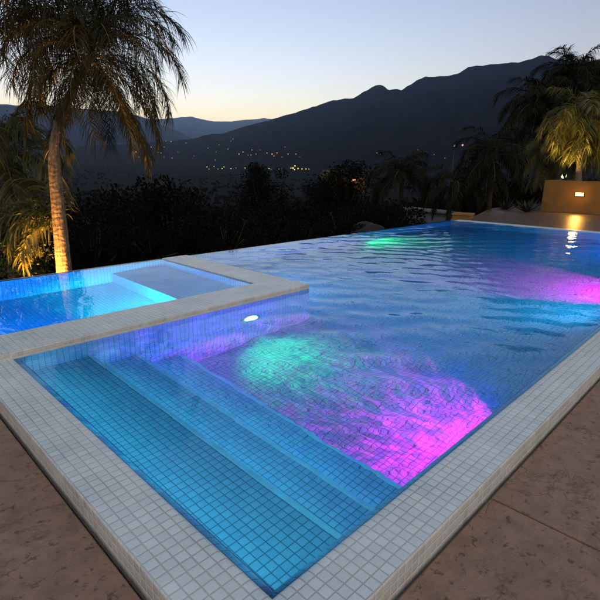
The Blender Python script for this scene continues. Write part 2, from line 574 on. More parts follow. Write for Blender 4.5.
def pool_amp(X, Y):
    w = wave_field(X, Y)
    m = 0.14 + 0.86 * smooth(1.3, 3.4, X)
    edge = smooth(0, 0.12, Y - Y0) * smooth(0, 0.12, X - X0)
    lip = -0.05 * smooth(Y1 + 0.10, Y1 + 0.17, Y)
    m = m * (1 - 0.75 * (1 - smooth(0.05, 0.6, SY0 - Y)) * (X < SX1 + 0.05) * (Y < SY0 + 0.1))
    return w * m * (0.25 + 0.75 * edge) * (1 - 0.85 * smooth(Y1 - 0.35, Y1 + 0.02, Y)) + lip


# two sheets meeting flush: beside the spa the water stops at its walls
pw = water_sheet('pool_water', X0 - 0.06, X1 + 0.001, Y0 - 0.06, Y1 + 0.17, WL, 0.03, M['water'], pool_amp,
                 holes=lambda x, y: (x < SX1 - 0.01) & (y > SY0 + 0.015))
tag(pw, 'rippling pool water glowing cyan, blue and magenta', kind='structure')
sw = water_sheet('spa_water', SX0, xi + 0.004, yi - 0.004, SY1 + 0.12, SW, 0.04, M['spa_water'],
                 lambda X, Y: wave_field(X, Y, 40, 0.15, 0.8, 11, 0.009) * (1 - smooth(SY1 - 0.3, SY1, Y)) - 0.04 * smooth(SY1 + 0.07, SY1 + 0.12, Y))
tag(sw, 'still bright cyan spa water', kind='structure')

# ------------------------------------------------------------------ pool lamps


def caustic_gobo(ld, scale):
    """the beam of a lamp that shines through moving water is broken into bright threads"""
    ld.use_nodes = True
    nt_ = ld.node_tree; em_ = next(n for n in nt_.nodes if n.type == 'EMISSION')
    tc_ = nt_.nodes.new('ShaderNodeTexCoord')
    vals = []
    for sc_, ds in ((scale, 1.2), (scale * 1.9, 0.8)):
        nz = nt_.nodes.new('ShaderNodeTexNoise'); nz.inputs['Scale'].default_value = sc_; nz.inputs['Detail'].default_value = 1.0; nz.inputs['Distortion'].default_value = ds
        nt_.links.new(tc_.outputs['Normal'], nz.inputs['Vector'])
        q = None
        for op, v in (('SUBTRACT', 0.5), ('ABSOLUTE', None), ('MULTIPLY', 11.0), ('SUBTRACT', 1.0), ('MULTIPLY', -1.0), ('MAXIMUM', 0.0), ('POWER', 1.7)):
            md = nt_.nodes.new('ShaderNodeMath'); md.operation = op
            nt_.links.new(q if q is not None else nz.outputs['Fac'], md.inputs[0])
            if v is not None: md.inputs[1].default_value = v
            q = md.outputs[0]
        vals.append(q)
    a_ = nt_.nodes.new('ShaderNodeMath'); a_.operation = 'MULTIPLY_ADD'; a_.inputs[1].default_value = 2.2; a_.inputs[2].default_value = 0.52
    nt_.links.new(vals[0], a_.inputs[0])
    b_ = nt_.nodes.new('ShaderNodeMath'); b_.operation = 'MULTIPLY_ADD'; b_.inputs[1].default_value = 0.8
    nt_.links.new(vals[1], b_.inputs[0]); nt_.links.new(a_.outputs[0], b_.inputs[2])
    nt_.links.new(b_.outputs[0], em_.inputs['Strength'])


def pool_lamp(pos, face, label, col, watts, size=150, blend=0.35, aim=None, lens=0.6, rad=0.05, group='underwater lamps in the pool walls', gobo=0):
    """recessed round lamp; face = direction the lens looks"""
    t = thing('pool_lamp', label, 'pool light', pos, group=group)
    fv = Vector(face).normalized()
    q = fv.to_track_quat('Z', 'Y')
    V, Fc = lathe([(0.095, 0.001), (0.135, 0.001), (0.142, 0.006), (0.135, 0.013), (0.105, 0.013), (0.095, 0.005)], 28)
    ring = link('trim_ring', mesh('trim_ring', V, Fc, M['metal'], True), t); ring.rotation_mode = 'QUATERNION'; ring.rotation_quaternion = q
    V, Fc = lathe([(0.096, 0.004), (0.075, 0.009), (0.04, 0.012), (0.001, 0.013)], 28)
    ln = link('lens', mesh('lens', V, Fc, emit_mat('lamp_lens', tuple(0.16 + 0.84 * x for x in col), lens * 0.4), True), t); ln.rotation_mode = 'QUATERNION'; ln.rotation_quaternion = q
    ld = bpy.data.lights.new('pool_lamp_light', 'SPOT')
    ld.color = col; ld.energy = watts; ld.spot_size = R(size); ld.spot_blend = blend; ld.shadow_soft_size = rad
    lo = bpy.data.objects.new('lamp_beam', ld); COL.objects.link(lo)
    lo.parent = t; lo.location = fv * (0.07 if lens > 0.5 else 0.035)
    if lens < 0.5: ld.shadow_soft_size = 0.022
    if gobo:
        ld.shadow_soft_size = 0.012
        caustic_gobo(ld, gobo)
    lo.rotation_mode = 'QUATERNION'; lo.rotation_quaternion = (-(Vector(aim).normalized() if aim else fv)).to_track_quat('Z', 'Y')
    return t


MAG, GRN, CYN, BLU, VIO = (1, 0.0, 0.52), (0.0, 1.0, 0.26), (0.0, 0.50, 0.90), (0.0, 0.02, 1.0), (0.22, 0.0, 1.0)
OFF = 0.002                                   # lenses that cannot be seen from the terrace glow faintly
pool_lamp((3.50, SY0 - 0.001, -0.62), (0, -1, 0), 'round green underwater lamp shining white in the spa wall', GRN, 0.52, 98, 1.0, (0.14, -1, -1.1), 0.6, gobo=12)
pool_lamp((3.45, Y0 + 0.001, -0.92), (0, 1, 0), 'magenta underwater lamp in the near pool wall opposite the spa', MAG, 1.7, 106, 0.12, (-0.05, 1, -1.2), OFF, gobo=7)
pool_lamp((3.05, Y0 + 0.001, -0.45), (0, 1, 0), 'violet underwater lamp in the near pool wall beside the lowest step', VIO, 2.4, 50, 0.8, (-0.06, 1, 0.02), OFF, gobo=13)
pool_lamp((8.7, Y0 + 0.001, -0.80), (0, 1, 0), 'magenta underwater lamp in the near pool wall towards the far end', MAG, 5.5, 92, 0.25, (0, 1, -0.95), OFF)
pool_lamp((4.05, Y0 + 0.001, -0.45), (0, 1, 0), 'added blue fill lamp right of the near magenta lamp', BLU, 0.75, 165, 0.8, (-0.3, 1, 0.0), OFF, gobo=12)  # unseen fill lamp added to turn the middle floor blue
pool_lamp((5.2, Y0 + 0.001, -0.35), (0, 1, 0), 'added cyan fill lamp between the two magenta lamps', (0.02, 0.66, 0.8), 3.2, 36, 0.9, (-1, 0.42, 0.02), OFF, gobo=26)  # unseen fill lamp added to brighten the steps and left rim
pool_lamp((7.2, Y0 + 0.001, -0.50), (0, 1, 0), 'added cyan fill lamp left of the far magenta lamp', CYN, 1.5, 170, 0.8, (0.2, 1, 0.0), OFF)  # unseen fill lamp added to tint the middle of the pool
pool_lamp((SX1 + 0.001, 5.9, -0.50), (1, 0, 0), 'added pale blue fill lamp in the side wall of the spa', (0.04, 0.44, 0.95), 1.5, 165, 0.8, (1, -0.5, 0.0), OFF)  # added out of view as cyan fill for the main pool
pool_lamp((13.0, Y0 + 0.001, -0.66), (0, 1, 0), 'added blue fill lamp in the near pool wall before the terrace', (0.0, 0.17, 0.9), 5.0, 165, 0.6, (0, 1, -0.1), OFF)  # unseen fill lamp added to make the far water blue
pool_lamp((10.2, Y1 - 0.001, -0.75), (0, -1, 0), 'green underwater lamp in the infinity wall', GRN, 0.9, 150, 0.5, (0.1, -1, -0.4), OFF)
pool_lamp((2.55, yi + 0.001, -0.60), (0, 1, 0), 'cyan green underwater lamp in the spa front wall', (0.0, 0.85, 0.8), 4.0, 105, 0.7, (0.45, 1, -0.65), 0.3, group='underwater lamps in the spa walls')
pool_lamp((1.0, yi + 0.001, -0.60), (0, 1, 0), 'blue underwater lamp in the spa front wall', (0.0, 0.20, 1.0), 9.0, 160, 0.5, (0.25, 1, 0.05), 0.3, group='underwater lamps in the spa walls')


def fill_strip(label, p, q, face, watts, col):
    """added fill light, a thin strip tucked under the lip of the coping or the nose of a step"""
    fv = Vector(face).normalized()
    p, q = Vector(p) + fv * 0.006, Vector(q) + fv * 0.006; mid_ = (p + q) / 2; ln_ = (q - p).length
    t = thing('fill_strip', label, 'light strip', mid_, group='added cyan fill strips under the pool edge')
    ax = (q - p).normalized(); up = fv.cross(ax)
    rot = Matrix((ax, up, fv)).transposed()
    V = []
    for sx in (-0.5, 0.5):
        for (u_, w_) in ((-0.006, -0.004), (0.006, -0.004), (0.006, 0.004), (-0.006, 0.004)):
            V.append(rot @ Vector((sx * ln_, u_, w_)))
    link('diffuser', mesh('diffuser', V, [(0, 1, 2, 3), (4, 7, 6, 5), (0, 4, 5, 1), (1, 5, 6, 2), (2, 6, 7, 3), (3, 7, 4, 0)], emit_mat('fill_diffuser', (0.1, 0.8, 1.0), 0.0005)), t)

    def glow(d, w_):
        d = d.normalized(); u_ = d.cross(ax)
        ld = bpy.data.lights.new('fill_strip_light', 'AREA'); ld.shape = 'RECTANGLE'; ld.size = ln_; ld.size_y = 0.012; ld.energy = w_; ld.color = col
        lo = bpy.data.objects.new('strip_glow', ld); COL.objects.link(lo); lo.parent = t
        lo.matrix_local = Matrix.Translation(d * 0.010) @ Matrix((ax, -u_, -d)).transposed().to_4x4()
    glow(fv, watts)


TEAL = (0.09, 0.56, 0.72)
za = -0.10  # strips below are added fill for the steps, pool edge and spa shelf
fill_strip('added cyan fill strip under the left pool edge over the top step', (X0, Y0 + 0.12, za), (X0, SY0 - 0.12, za), (1, 0, -0.5), 0.085, TEAL)
fill_strip('short added cyan fill strip under the near pool edge beside the steps', (X0 + 0.06, Y0, za), (2.5, Y0, za), (0, 1, 0), 0.035, TEAL)
fill_strip('long added cyan fill strip under the near pool edge beyond the magenta glow', (4.25, Y0, za), (X1 - 0.3, Y0, za), (0, 1, 0), 0.45, TEAL)
fill_strip('short dim added cyan fill strip under the near pool edge over the magenta glow', (2.55, Y0, za), (4.2, Y0, za), (0, 1, 0), 0.008, TEAL)
for (xn, zn), lab, w_ in zip(treads, ('added cyan fill strip under the nose of the top step', 'added cyan fill strip under the nose of the middle step', 'added cyan fill strip under the nose of the lowest step'), (0.064, 0.064, 0.010)):
    fill_strip(lab, (xn + 0.001, Y0 + 0.08, zn - 0.06), (xn + 0.001, SY0 - 0.08, zn - 0.06), (1, 0, -0.6), w_, TEAL)

fill_strip('added pale fill strip over the spa shelf', (3.2, yi, -0.10), (xi - 0.08, yi, -0.10), (0, 1, -0.3), 0.035, (0.42, 0.66, 0.85))

# ------------------------------------------------------------------ decks


def slab(name, poly, z, thick, mat, bevel=0.008):
    bm = bmesh.new()
    top = [bm.verts.new((x, y, z)) for x, y in poly]
    f = bm.faces.new(top)
    if f.normal.z < 0: f.normal_flip()
    r = bmesh.ops.extrude_face_region(bm, geom=[f])
    vs = [v for v in r['geom'] if isinstance(v, bmesh.types.BMVert)]
    bmesh.ops.translate(bm, vec=(0, 0, -thick), verts=vs)
    bmesh.ops.recalc_face_normals(bm, faces=bm.faces[:])
    te = [e for e in bm.edges if all(abs(v.co.z - z) < 1e-5 for v in e.verts)]
    bmesh.ops.bevel(bm, geom=te, offset=bevel, segments=2, affect='EDGES', profile=0.5)
    me = bpy.data.meshes.new(name); bm.to_mesh(me); bm.free(); me.materials.append(mat)
    return tag(link(name, me), kind='structure')


g = 0.006
ED = 0.785                                    # deck stops short of the coping: a dark gap
xs = [-7.0, -2.3, 0.0, 2.242, 4.9, 7.6, 10.3, 13.0, 15.0]
for i in range(len(xs) - 1):
    slab('patio', [(xs[i] + g, -6), (xs[i + 1] - g, -6), (xs[i + 1] - g, ED if xs[i + 1] > 0.64 else 0.3 - g), (xs[i] + g, ED if xs[i + 1] > 0.64 else 0.3 - g)] if xs[i] > 0.5 or xs[i + 1] < 0.64
         else [(xs[i] + g, -6), (xs[i + 1] - g, -6), (xs[i + 1] - g, ED), (0.645, ED), (0.645, 0.3 - g), (xs[i] + g, 0.3 - g)], DECK, 0.3, M['deck'])
slab('patio', [(-2.3 + g, 0.3 + g), (0.64, 0.3 + g), (0.64, SY0 - 0.05), (-2.3 + g, SY0 - 0.05)], DECK, 0.3, M['deck'])
slab('patio', [(-7, 0.3 + g), (-2.3 - g, 0.3 + g), (-2.3 - g, 7.0), (-7, 7.0)], DECK, 0.3, M['deck'])
slab('terrace', [(X1 + 0.285, Y0 - 0.3), (27, Y0 - 0.3), (27, 8.9), (20.2, 8.75), (16.9, 7.75), (X1 + 0.285, 7.35)], 0.0, 0.5, M['terrace'])
slab('terrace', [(15.0 + g, -8), (27, -8), (27, Y0 - 0.3 - 2 * g), (15.0 + g, Y0 - 0.3 - 2 * g)], -0.002, 0.5, M['terrace'])

# ------------------------------------------------------------------ terrain


def azel(u, v):
    d = ray(u, v)
    return math.atan2(d[1], d[0]), math.atan2(d[2], math.hypot(d[0], d[1]))


RIDGES = [   # skyline of each range as seen, its distance, its foot
    (6000, 2700, [(-300, 150), (-100, 150), (60, 147), (138, 143.6), (165, 141.5), (195, 138.5), (204, 135.5), (213, 134), (222, 133.4), (240, 128), (261, 122), (279, 117.5), (298, 112), (316, 106), (331, 101), (342, 99),
                  (353.5, 97.6), (366, 91), (376, 85), (383, 86), (389.5, 89.5), (401.5, 89.5), (410, 84), (418, 79), (432, 77), (448, 75.4), (460, 72), (468, 66.5), (490, 64.5), (512, 62.7), (519, 63.2), (530, 59), (540.5, 55),
                  (549, 56), (556, 58.4), (575, 61), (600, 59.8), (700, 50), (900, 55)]),
    (15000, 10500, [(-300, 60), (-60, 92), (0, 104), (60, 107), (105, 110), (141, 116), (156, 122), (174, 129.5), (189, 137), (215, 150), (300, 165), (900, 165)]),
    (26000, 18500, [(-300, 100), (60, 122), (130, 121), (150, 119.6), (174, 117.5), (192, 116.6), (207, 120.5), (225, 121.4), (246, 120), (264, 118), (273, 119.6), (300, 120), (400, 130), (900, 140)]),
]
RT = []
for (dist, foot, pts) in RIDGES:
    ae = np.array([azel(u, v) for u, v in pts]); o = np.argsort(ae[:, 0])
    RT.append((dist, foot, ae[o, 0], ae[o, 1]))


def terrain_z(x, y):
    x = np.asarray(x, float); y = np.asarray(y, float)
    r = np.hypot(x, y); az = np.arctan2(y, x)
    # hilltop with the pool, then a slope, then the valley floor
    dx = np.maximum(np.maximum(-12 - x, x - 30), 0); dy = np.maximum(np.maximum(-12 - y, y - 7.9), 0)
    d = np.hypot(dx, dy)
    z = -2.05 - 9.0 * smooth(1, 45, d) - 22.0 * smooth(30, 420, d)
    z = z + 0.35 * (fbm(x * 0.25, y * 0.25, 3, 5) - 0.5) * smooth(0, 6, d) + 5 * (fbm(x * 0.012, y * 0.012, 4, 9) - 0.5) * smooth(60, 300, d)
    z = z + 34 * smooth(900, 3200, r) + 60 * smooth(2600, 5200, r)
    z = z + 22 * (fbm(x * 0.0016, y * 0.0016, 4, 21) - 0.5) * smooth(500, 2500, r)
    for i, (dist, foot, A, E) in enumerate(RT):
        crest = H + dist * np.tan(np.interp(az, A, E))
        infr = np.clip(2.0 - np.abs(az - 0.78) / 0.9, 0.12, 1.0)
        crest = crest * infr
        crest = crest * (1 + 0.05 * (fbm(az * 60.0 + 9 * i, az * 0 + 3.3, 4, 61 + i) - 0.47))
        t = np.clip((r - foot) / (dist - foot), 0, 1)
        back = 1 - 0.9 * smooth(dist, dist * 1.35, r)
        gul = fbm(az * dist / 620.0, r / 1500.0, 5, 31 + i, True)
        prof_ = t ** 1.35
        zz = crest * prof_ * back - 0.34 * crest * (1 - gul) * (t * (1 - t)) * 2.2
        z = np.where(r > foot, np.maximum(z, zz), z)
    return z


azs = np.unique(np.concatenate([np.linspace(-0.1, 1.7, 520), np.linspace(-math.pi, -0.1, 90), np.linspace(1.7, math.pi, 60)]))[:-1]
rs = np.concatenate([[0.0], np.geomspace(2.5, 60, 46), np.geomspace(66, 2500, 60), np.linspace(2620, 6300, 90), np.linspace(6400, 15300, 90), np.linspace(15500, 26300, 80), np.geomspace(26600, 28500, 4)])
A_, R_ = np.meshgrid(azs, rs, indexing='ij')
TX, TY = R_ * np.cos(A_), R_ * np.sin(A_)
TZ = terrain_z(TX, TY)
na, nr = A_.shape
I = np.arange(na * nr).reshape(na, nr)
I2 = np.roll(I, -1, axis=0)
Q = np.stack([I[:, :-1], I[:, 1:], I2[:, 1:], I2[:, :-1]], -1).reshape(-1, 4)
k = NT('hillside_brush')
p = k.geo()
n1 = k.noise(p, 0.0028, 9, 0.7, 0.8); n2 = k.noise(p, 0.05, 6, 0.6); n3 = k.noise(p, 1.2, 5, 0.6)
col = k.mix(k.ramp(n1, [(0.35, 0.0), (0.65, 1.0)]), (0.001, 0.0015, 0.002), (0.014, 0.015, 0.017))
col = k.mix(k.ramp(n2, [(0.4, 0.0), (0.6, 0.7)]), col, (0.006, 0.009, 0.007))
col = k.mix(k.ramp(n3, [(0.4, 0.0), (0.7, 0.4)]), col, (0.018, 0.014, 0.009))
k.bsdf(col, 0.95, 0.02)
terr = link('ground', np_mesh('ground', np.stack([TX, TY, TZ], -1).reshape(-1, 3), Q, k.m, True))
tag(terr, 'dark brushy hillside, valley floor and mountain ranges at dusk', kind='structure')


def tz(x, y): return float(terrain_z(np.array([x]), np.array([y]))[0])


# ------------------------------------------------------------------ palms


def frond_mesh(name, g, L, el0, curl, n, ll, lw, droop, mats, plume=0.5):
    """one feather leaf: +X is outward; rachis then two rows of hanging leaflets"""
    S = 14
    s = np.linspace(0, 1, S + 1)
    el = el0 - curl * s ** 1.25
    dx, dz = np.cos(el), np.sin(el)
    seg = L / S
    px = np.concatenate([[0], np.cumsum((dx[:-1] + dx[1:]) / 2 * seg)]); pz = np.concatenate([[0], np.cumsum((dz[:-1] + dz[1:]) / 2 * seg)])
    sway = g.normal(0, 0.10) * L * s ** 2
    P = np.stack([px, sway, pz], -1)
    V, Fq, FM = [], [], []
    # rachis
    rad = 0.020 * (1 - 0.86 * s) * (L / 2.4)
    T = np.gradient(P, axis=0); T /= np.linalg.norm(T, axis=1)[:, None]
    side = np.array([0, 1.0, 0]); N = np.cross(T, side); N /= np.linalg.norm(N, axis=1)[:, None]
    for i in range(S + 1):
        for q in range(4):
            an = q * math.pi / 2
            V.append(P[i] + (side * math.cos(an) * 1.2 + N[i] * math.sin(an) * 0.8) * rad[i])
    for i in range(S):
        for q in range(4):
            Fq.append((i * 4 + q, i * 4 + (q + 1) % 4, i * 4 + 4 + (q + 1) % 4, i * 4 + 4 + q)); FM.append(1)
    base = len(V)
    # leaflets
    tt = np.sort(np.clip(np.linspace(0.13, 0.995, n) + g.normal(0, 0.006, n), 0.1, 1))
    LV = []
    for sgn in (-1, 1):
        for t in tt:
            f = t * S; i = min(int(f), S - 1); w = f - i
            p0 = P[i] * (1 - w) + P[i + 1] * w
            tv = T[i] * (1 - w) + T[i + 1] * w; nv = N[i] * (1 - w) + N[i + 1] * w
            a = g.normal(0, plume)
            out = side * sgn * math.cos(a) - nv * math.sin(a) * 0.8
            d = out * 0.85 + tv * (0.45 + 0.5 * t)
            d /= np.linalg.norm(d)
            length = ll * (0.45 + 0.75 * math.sin(min(1, t * 1.05) * math.pi) ** 0.6 if t < 0.75 else 0.45 + 0.75 * math.sin(0.7875 * math.pi) ** 0.6 * (1 - (t - 0.75) * 1.6)) * g.uniform(0.85, 1.12)
            wv = np.cross(d, [0, 0, 1.0]); nn = np.linalg.norm(wv); wv = wv / nn if nn > 1e-3 else side
            K = 4
            q = p0.copy(); dd = d.copy(); dr = droop * g.uniform(0.7, 1.35)
            wprof = (0.7, 1.0, 0.8, 0.5, 0.06)
            tw = g.normal(0, 0.5)
            wv = wv * math.cos(tw) + np.cross(d, wv) * math.sin(tw)
            for j in range(K + 1):
                hw = lw * wprof[j] * 0.5
                V.append(q - wv * hw); V.append(q + wv * hw)
                if j < K:
                    Fq.append((base + 2 * j, base + 2 * j + 1, base + 2 * j + 3, base + 2 * j + 2)); FM.append(0)
                q = q + dd * length / K
                dd = dd + np.array([0, 0, -dr]); dd /= np.linalg.norm(dd)
            base += 2 * (K + 1)
    return np_mesh(name, np.array(V), np.array(Fq), mats, False, FM)


def frond_set(seed, L, n, ll, lw, droop, leaf, plume=0.5):
    g = np.random.default_rng(seed)
    spec = [(82, 95), (68, 125), (55, 135), (40, 130), (22, 115), (2, 95), (-25, 62), (-52, 32)]
    return [frond_mesh('frond', g, L * g.uniform(0.9, 1.08), R(e), R(c), n, ll, lw, droop, [leaf, M['rachis']], plume) for e, c in spec]


def trunk_mesh(P, rr, g, boots):
    """trunk with ring scars, and old leaf bases clasping its foot and its top"""
    n, rings = 26, 150
    V, Fc = [], []
    m = len(P) - 1
    for i in range(rings + 1):
        f = i / rings * m; j = min(int(f), m - 1); w = f - j
        c = P[j].lerp(P[j + 1], w); r = rr[j] * (1 - w) + rr[j + 1] * w
        h = (c - P[0]).length
        cover = max(math.exp(-h * 1.3), math.exp(-(P[-1] - c).length * 2.2)) if boots else 0.3
        for q in range(n):
            an = 2 * math.pi * q / n
            row = h / 0.13 + an / (2 * math.pi) * 3
            saw = (row % 1.0)
            lob = abs(math.sin(1.5 * an + 2.2 * math.floor(row)))
            d = 1 + 0.018 * (1 - abs(2 * ((h / 0.085 + 0.3 * math.sin(an + 3 * h)) % 1) - 1)) * (1 - cover) + cover * 0.26 * saw * lob + g.uniform(-0.03, 0.03)
            V.append(c + Vector((math.cos(an), math.sin(an), 0)) * r * d)
    for i in range(rings):
        for q in range(n):
            a, b = i * n + q, i * n + (q + 1) % n
            Fc.append((a, b, b + n, a + n))
    Fc.append(tuple(range(rings * n, rings * n + n)))
    return V, Fc


def palm(label, base, crown, r0, r1, fronds, count, scale, seed, bend=0.0, group=None, mids=None, skip=(), ages=(0, 8), boots=True, bark='palm_bark', name='palm_tree', extra=(), fan=None):
    g = random.Random(seed)
    base = Vector([float(q) for q in base]); crown = Vector([float(q) for q in crown])
    t = thing(name, label, 'palm tree', base, group=group)
    pts = [Vector((0, 0, 0))] + [Vector([float(x) for x in m]) - base for m in (mids or [])] + [crown - base]
    # resample as a smooth curve
    P, n = [], 22
    for i in range(n + 1):
        f = i / n * (len(pts) - 1); j = min(int(f), len(pts) - 2); w = f - j
        p0, p1 = pts[max(j - 1, 0)], pts[j]; p2, p3 = pts[j + 1], pts[min(j + 2, len(pts) - 1)]
        P.append(0.5 * ((2 * p1) + (p2 - p0) * w + (2 * p0 - 5 * p1 + 4 * p2 - p3) * w * w + (3 * p1 - p0 - 3 * p2 + p3) * w ** 3))
    rr = [(r0 * (1 - i / n) + r1 * (i / n)) * (1 + 0.55 * math.exp(-i * 0.45)) for i in range(n + 1)]
    V, Fc = trunk_mesh(P, rr, g, boots)
    tr = link('trunk', mesh('trunk', V, Fc, M[bark], True), t)
    for i in range(count):
        age = ages[0] + (i + g.random() * 0.9) / count * (ages[1] - ages[0])
        me = fronds[min(7, int(age))]
        az = i * 2.39996 + g.uniform(-0.25, 0.25)
        if fan: az = fan[0] + (fan[1] - fan[0]) * (i + g.random()) / count
        s = scale * g.uniform(0.88, 1.12)
        link('frond', me, t, crown - base + Vector((0, 0, 0.04 - 0.02 * age)), (g.uniform(-0.10, 0.10), g.uniform(-0.08, 0.08), az), (s, s, s))
    for (az, k, s) in extra:                   # a few longer leaves
        link('frond', fronds[k], t, crown - base + Vector((0, 0, 0.05)), (0, 0, az), (s, s, s))
    return t


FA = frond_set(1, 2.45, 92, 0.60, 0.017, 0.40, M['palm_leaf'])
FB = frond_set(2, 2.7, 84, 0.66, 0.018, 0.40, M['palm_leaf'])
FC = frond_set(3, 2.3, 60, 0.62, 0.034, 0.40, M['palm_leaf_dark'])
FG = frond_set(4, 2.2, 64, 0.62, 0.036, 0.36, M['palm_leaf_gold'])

# left group, just beyond the spa edge
bA = np.array([2.93, 8.9, 0]); bA[2] = tz(bA[0], bA[1]) - 0.05
palm('tall feather palm behind the spa, its trunk lit orange from below', bA, (3.88, 8.95, 3.42), 0.128, 0.048, FA, 48, 0.70, 5,
     mids=[(3.0, 8.9, 0.7), (3.08, 8.92, 1.9), (3.5, 8.93, 2.85)], extra=[(-0.75, 1, 0.88), (-1.15, 2, 0.80), (-0.3, 1, 0.85), (0.35, 0, 1.0), (2.3, 2, 1.0), (2.0, 1, 0.95)])
pB = at(-6, -52, 8.3)
bB = np.array([pB[0] - 2.2, pB[1] - 0.3, 0]); bB[2] = tz(bB[0], bB[1]) - 0.05
palm('tall dark palm at the edge of the photo, only its hanging fronds in view', bB, pB, 0.17, 0.09, FB, 34, 1.0, 8)
pC = at(62, 226, 9.0)
bC = np.array([pC[0] - 0.05, pC[1] + 0.1, 0]); bC[2] = tz(bC[0], bC[1])
FY = frond_set(6, 1.25, 30, 0.40, 0.032, 0.42, M['palm_leaf_gold'])
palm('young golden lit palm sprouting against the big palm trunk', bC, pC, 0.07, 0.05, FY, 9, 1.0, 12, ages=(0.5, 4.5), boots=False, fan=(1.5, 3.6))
pD = at(4, 150, 10.2)
bD = np.array([pD[0] - 0.2, pD[1] + 0.2, 0]); bD[2] = tz(bD[0], bD[1])
palm('low palm with dim orange fronds left of the lit trunk', bD, pD, 0.14, 0.09, FY, 20, 1.35, 14)

# right group behind the planter
PX = 20.68


def right_palm(label, u, v, depth, fr, count, scale, seed, ub=None, r=0.16, ages=(0, 8), zb=None):
    c_ = at(u, v, depth)
    b_ = at(ub if ub is not None else u, 215, depth)
    z_ = tz(b_[0], b_[1]) if zb is None else zb
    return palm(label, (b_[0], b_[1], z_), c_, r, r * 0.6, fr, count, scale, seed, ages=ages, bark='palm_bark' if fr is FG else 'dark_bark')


right_palm('tallest dark palm behind the tan planter, crown against the sky', 575, 80, 24.5, FC, 34, 1.05, 21)
right_palm('dark palm with arching fronds left of the tallest planter palm', 537, 106, 24.0, FC, 30, 1.0, 23, 545)
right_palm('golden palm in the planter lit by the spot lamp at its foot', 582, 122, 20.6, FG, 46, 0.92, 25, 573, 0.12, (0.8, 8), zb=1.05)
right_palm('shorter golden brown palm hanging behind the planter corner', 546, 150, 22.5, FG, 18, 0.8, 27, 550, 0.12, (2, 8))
right_palm('dark palm at the edge of the photo right of the golden palm', 614, 105, 23.0, FC, 26, 1.05, 29, 614)
right_palm('low dark palm between the lamp post and the planter', 492, 156, 19.5, FC, 26, 0.85, 31, 490)
right_palm('spiky dark palm rising over the far slab of wall', 402, 176, 22.0, FC, 20, 0.85, 33, 402, 0.14, (0, 6))
right_palm('drooping dark palm beside the lamp post', 452, 182, 20.0, FC, 16, 0.7, 35, 448, 0.12, (1, 8))

# ------------------------------------------------------------------ broadleaf trees and shrubs


def crown_mesh(name, g, n_clump, per, size, leaf_len, mat, flat=0.8):
    """leaf sprays gathered in clumps round limb ends"""
    C_ = []
    for i in range(n_clump):
        d = g.normal(0, 1, 3); d /= np.linalg.norm(d)
        rad = g.random() ** 0.45
        C_.append(np.array([d[0], d[1], d[2] * flat]) * rad * size)
    C_ = np.array(C_)
    ctr = np.repeat(C_, per, 0)
    N = len(ctr)
    rr = np.repeat(g.uniform(0.16, 0.38, n_clump) * size, per)
    off_ = np.clip(g.normal(0, 0.5, (N, 3)), -0.85, 0.85) * rr[:, None]
    p_ = ctr + off_
    d = off_ * 0.8 + g.normal(0, 1, (N, 3)) * 0.35 * rr[:, None] + np.array([0, 0, -0.05])
    d /= np.linalg.norm(d, axis=1)[:, None] + 1e-9
    w = np.cross(d, g.normal(0, 1, (N, 3))); w /= np.linalg.norm(w, axis=1)[:, None] + 1e-9
    L = leaf_len * g.uniform(0.6, 1.3, N)[:, None]
    W = L * 0.24
    Vv = np.stack([p_, p_ + d * L * 0.45 + w * W, p_ + d * L, p_ + d * L * 0.45 - w * W], 1).reshape(-1, 3)
    Q_ = np.arange(4 * N).reshape(N, 4)
    return np_mesh(name, Vv, Q_, mat), C_


gt = np.random.default_rng(40)
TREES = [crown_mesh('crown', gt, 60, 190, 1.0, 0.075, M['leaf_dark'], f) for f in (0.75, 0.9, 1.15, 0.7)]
SHRUBS = [crown_mesh('foliage', gt, 34, 120, 1.0, 0.11, M['leaf_shrub'], f) for f in (0.75, 1.0)]
SHRUBS_DARK = [crown_mesh('foliage', gt, 34, 120, 1.0, 0.10, M['leaf_dark'], f) for f in (0.75, 1.0)]  # unlit shrubs use the dark leaf: their shade is in the colour
TRUNKS = []
for (cm, C_) in TREES + SHRUBS:
    V, Fc = [], []
    def add(vf):
        b0 = len(V); V.extend(vf[0]); Fc.extend([tuple(i + b0 for i in f) for f in vf[1]])
    add(tube([(0, 0, -2.2), (0.03, 0.02, -1.4), (-0.02, 0.0, -0.7), (0, 0, -0.1)], [0.11, 0.085, 0.07, 0.05], 8, 0.08))
    for c_ in C_[::3]:
        z0 = -0.9 + 0.6 * rnd.random()
        m = Vector((c_[0] * 0.45, c_[1] * 0.45, z0 * 0.5 + c_[2] * 0.35))
        add(tube([(0, 0, z0), m, c_], [0.035, 0.022, 0.008], 5))
    TRUNKS.append(mesh('trunk', V, Fc, M['bark'], True))


def tree(label, u, vtop, depth, size, var, name='tree', cat='tree', group=None, sz=1.0, lit=False):
    top = at(u, vtop, depth)
    cz = top[2] - size * (1.15 if cat == 'tree' else 0.7) * sz
    gz = tz(top[0], top[1])
    t = thing(name, label, cat, (top[0], top[1], gz), rnd.uniform(0, 6.28), group)
    lst = TREES if cat == 'tree' else SHRUBS
    cm = lst[var % len(lst)][0]
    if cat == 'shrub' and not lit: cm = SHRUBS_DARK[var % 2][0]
    tm = TRUNKS[var % len(lst) + (0 if cat == 'tree' else len(TREES))]
    s = (size, size, size * sz)
    link('trunk' if cat == 'tree' else 'stem', tm, t, (0, 0, cz - gz), (0, 0, 0), (size, size, max(size * sz, (cz - gz) / 2.1)))
    link('crown' if cat == 'tree' else 'foliage', cm, t, (0, 0, cz - gz), (0, 0, 0), s)
    return t


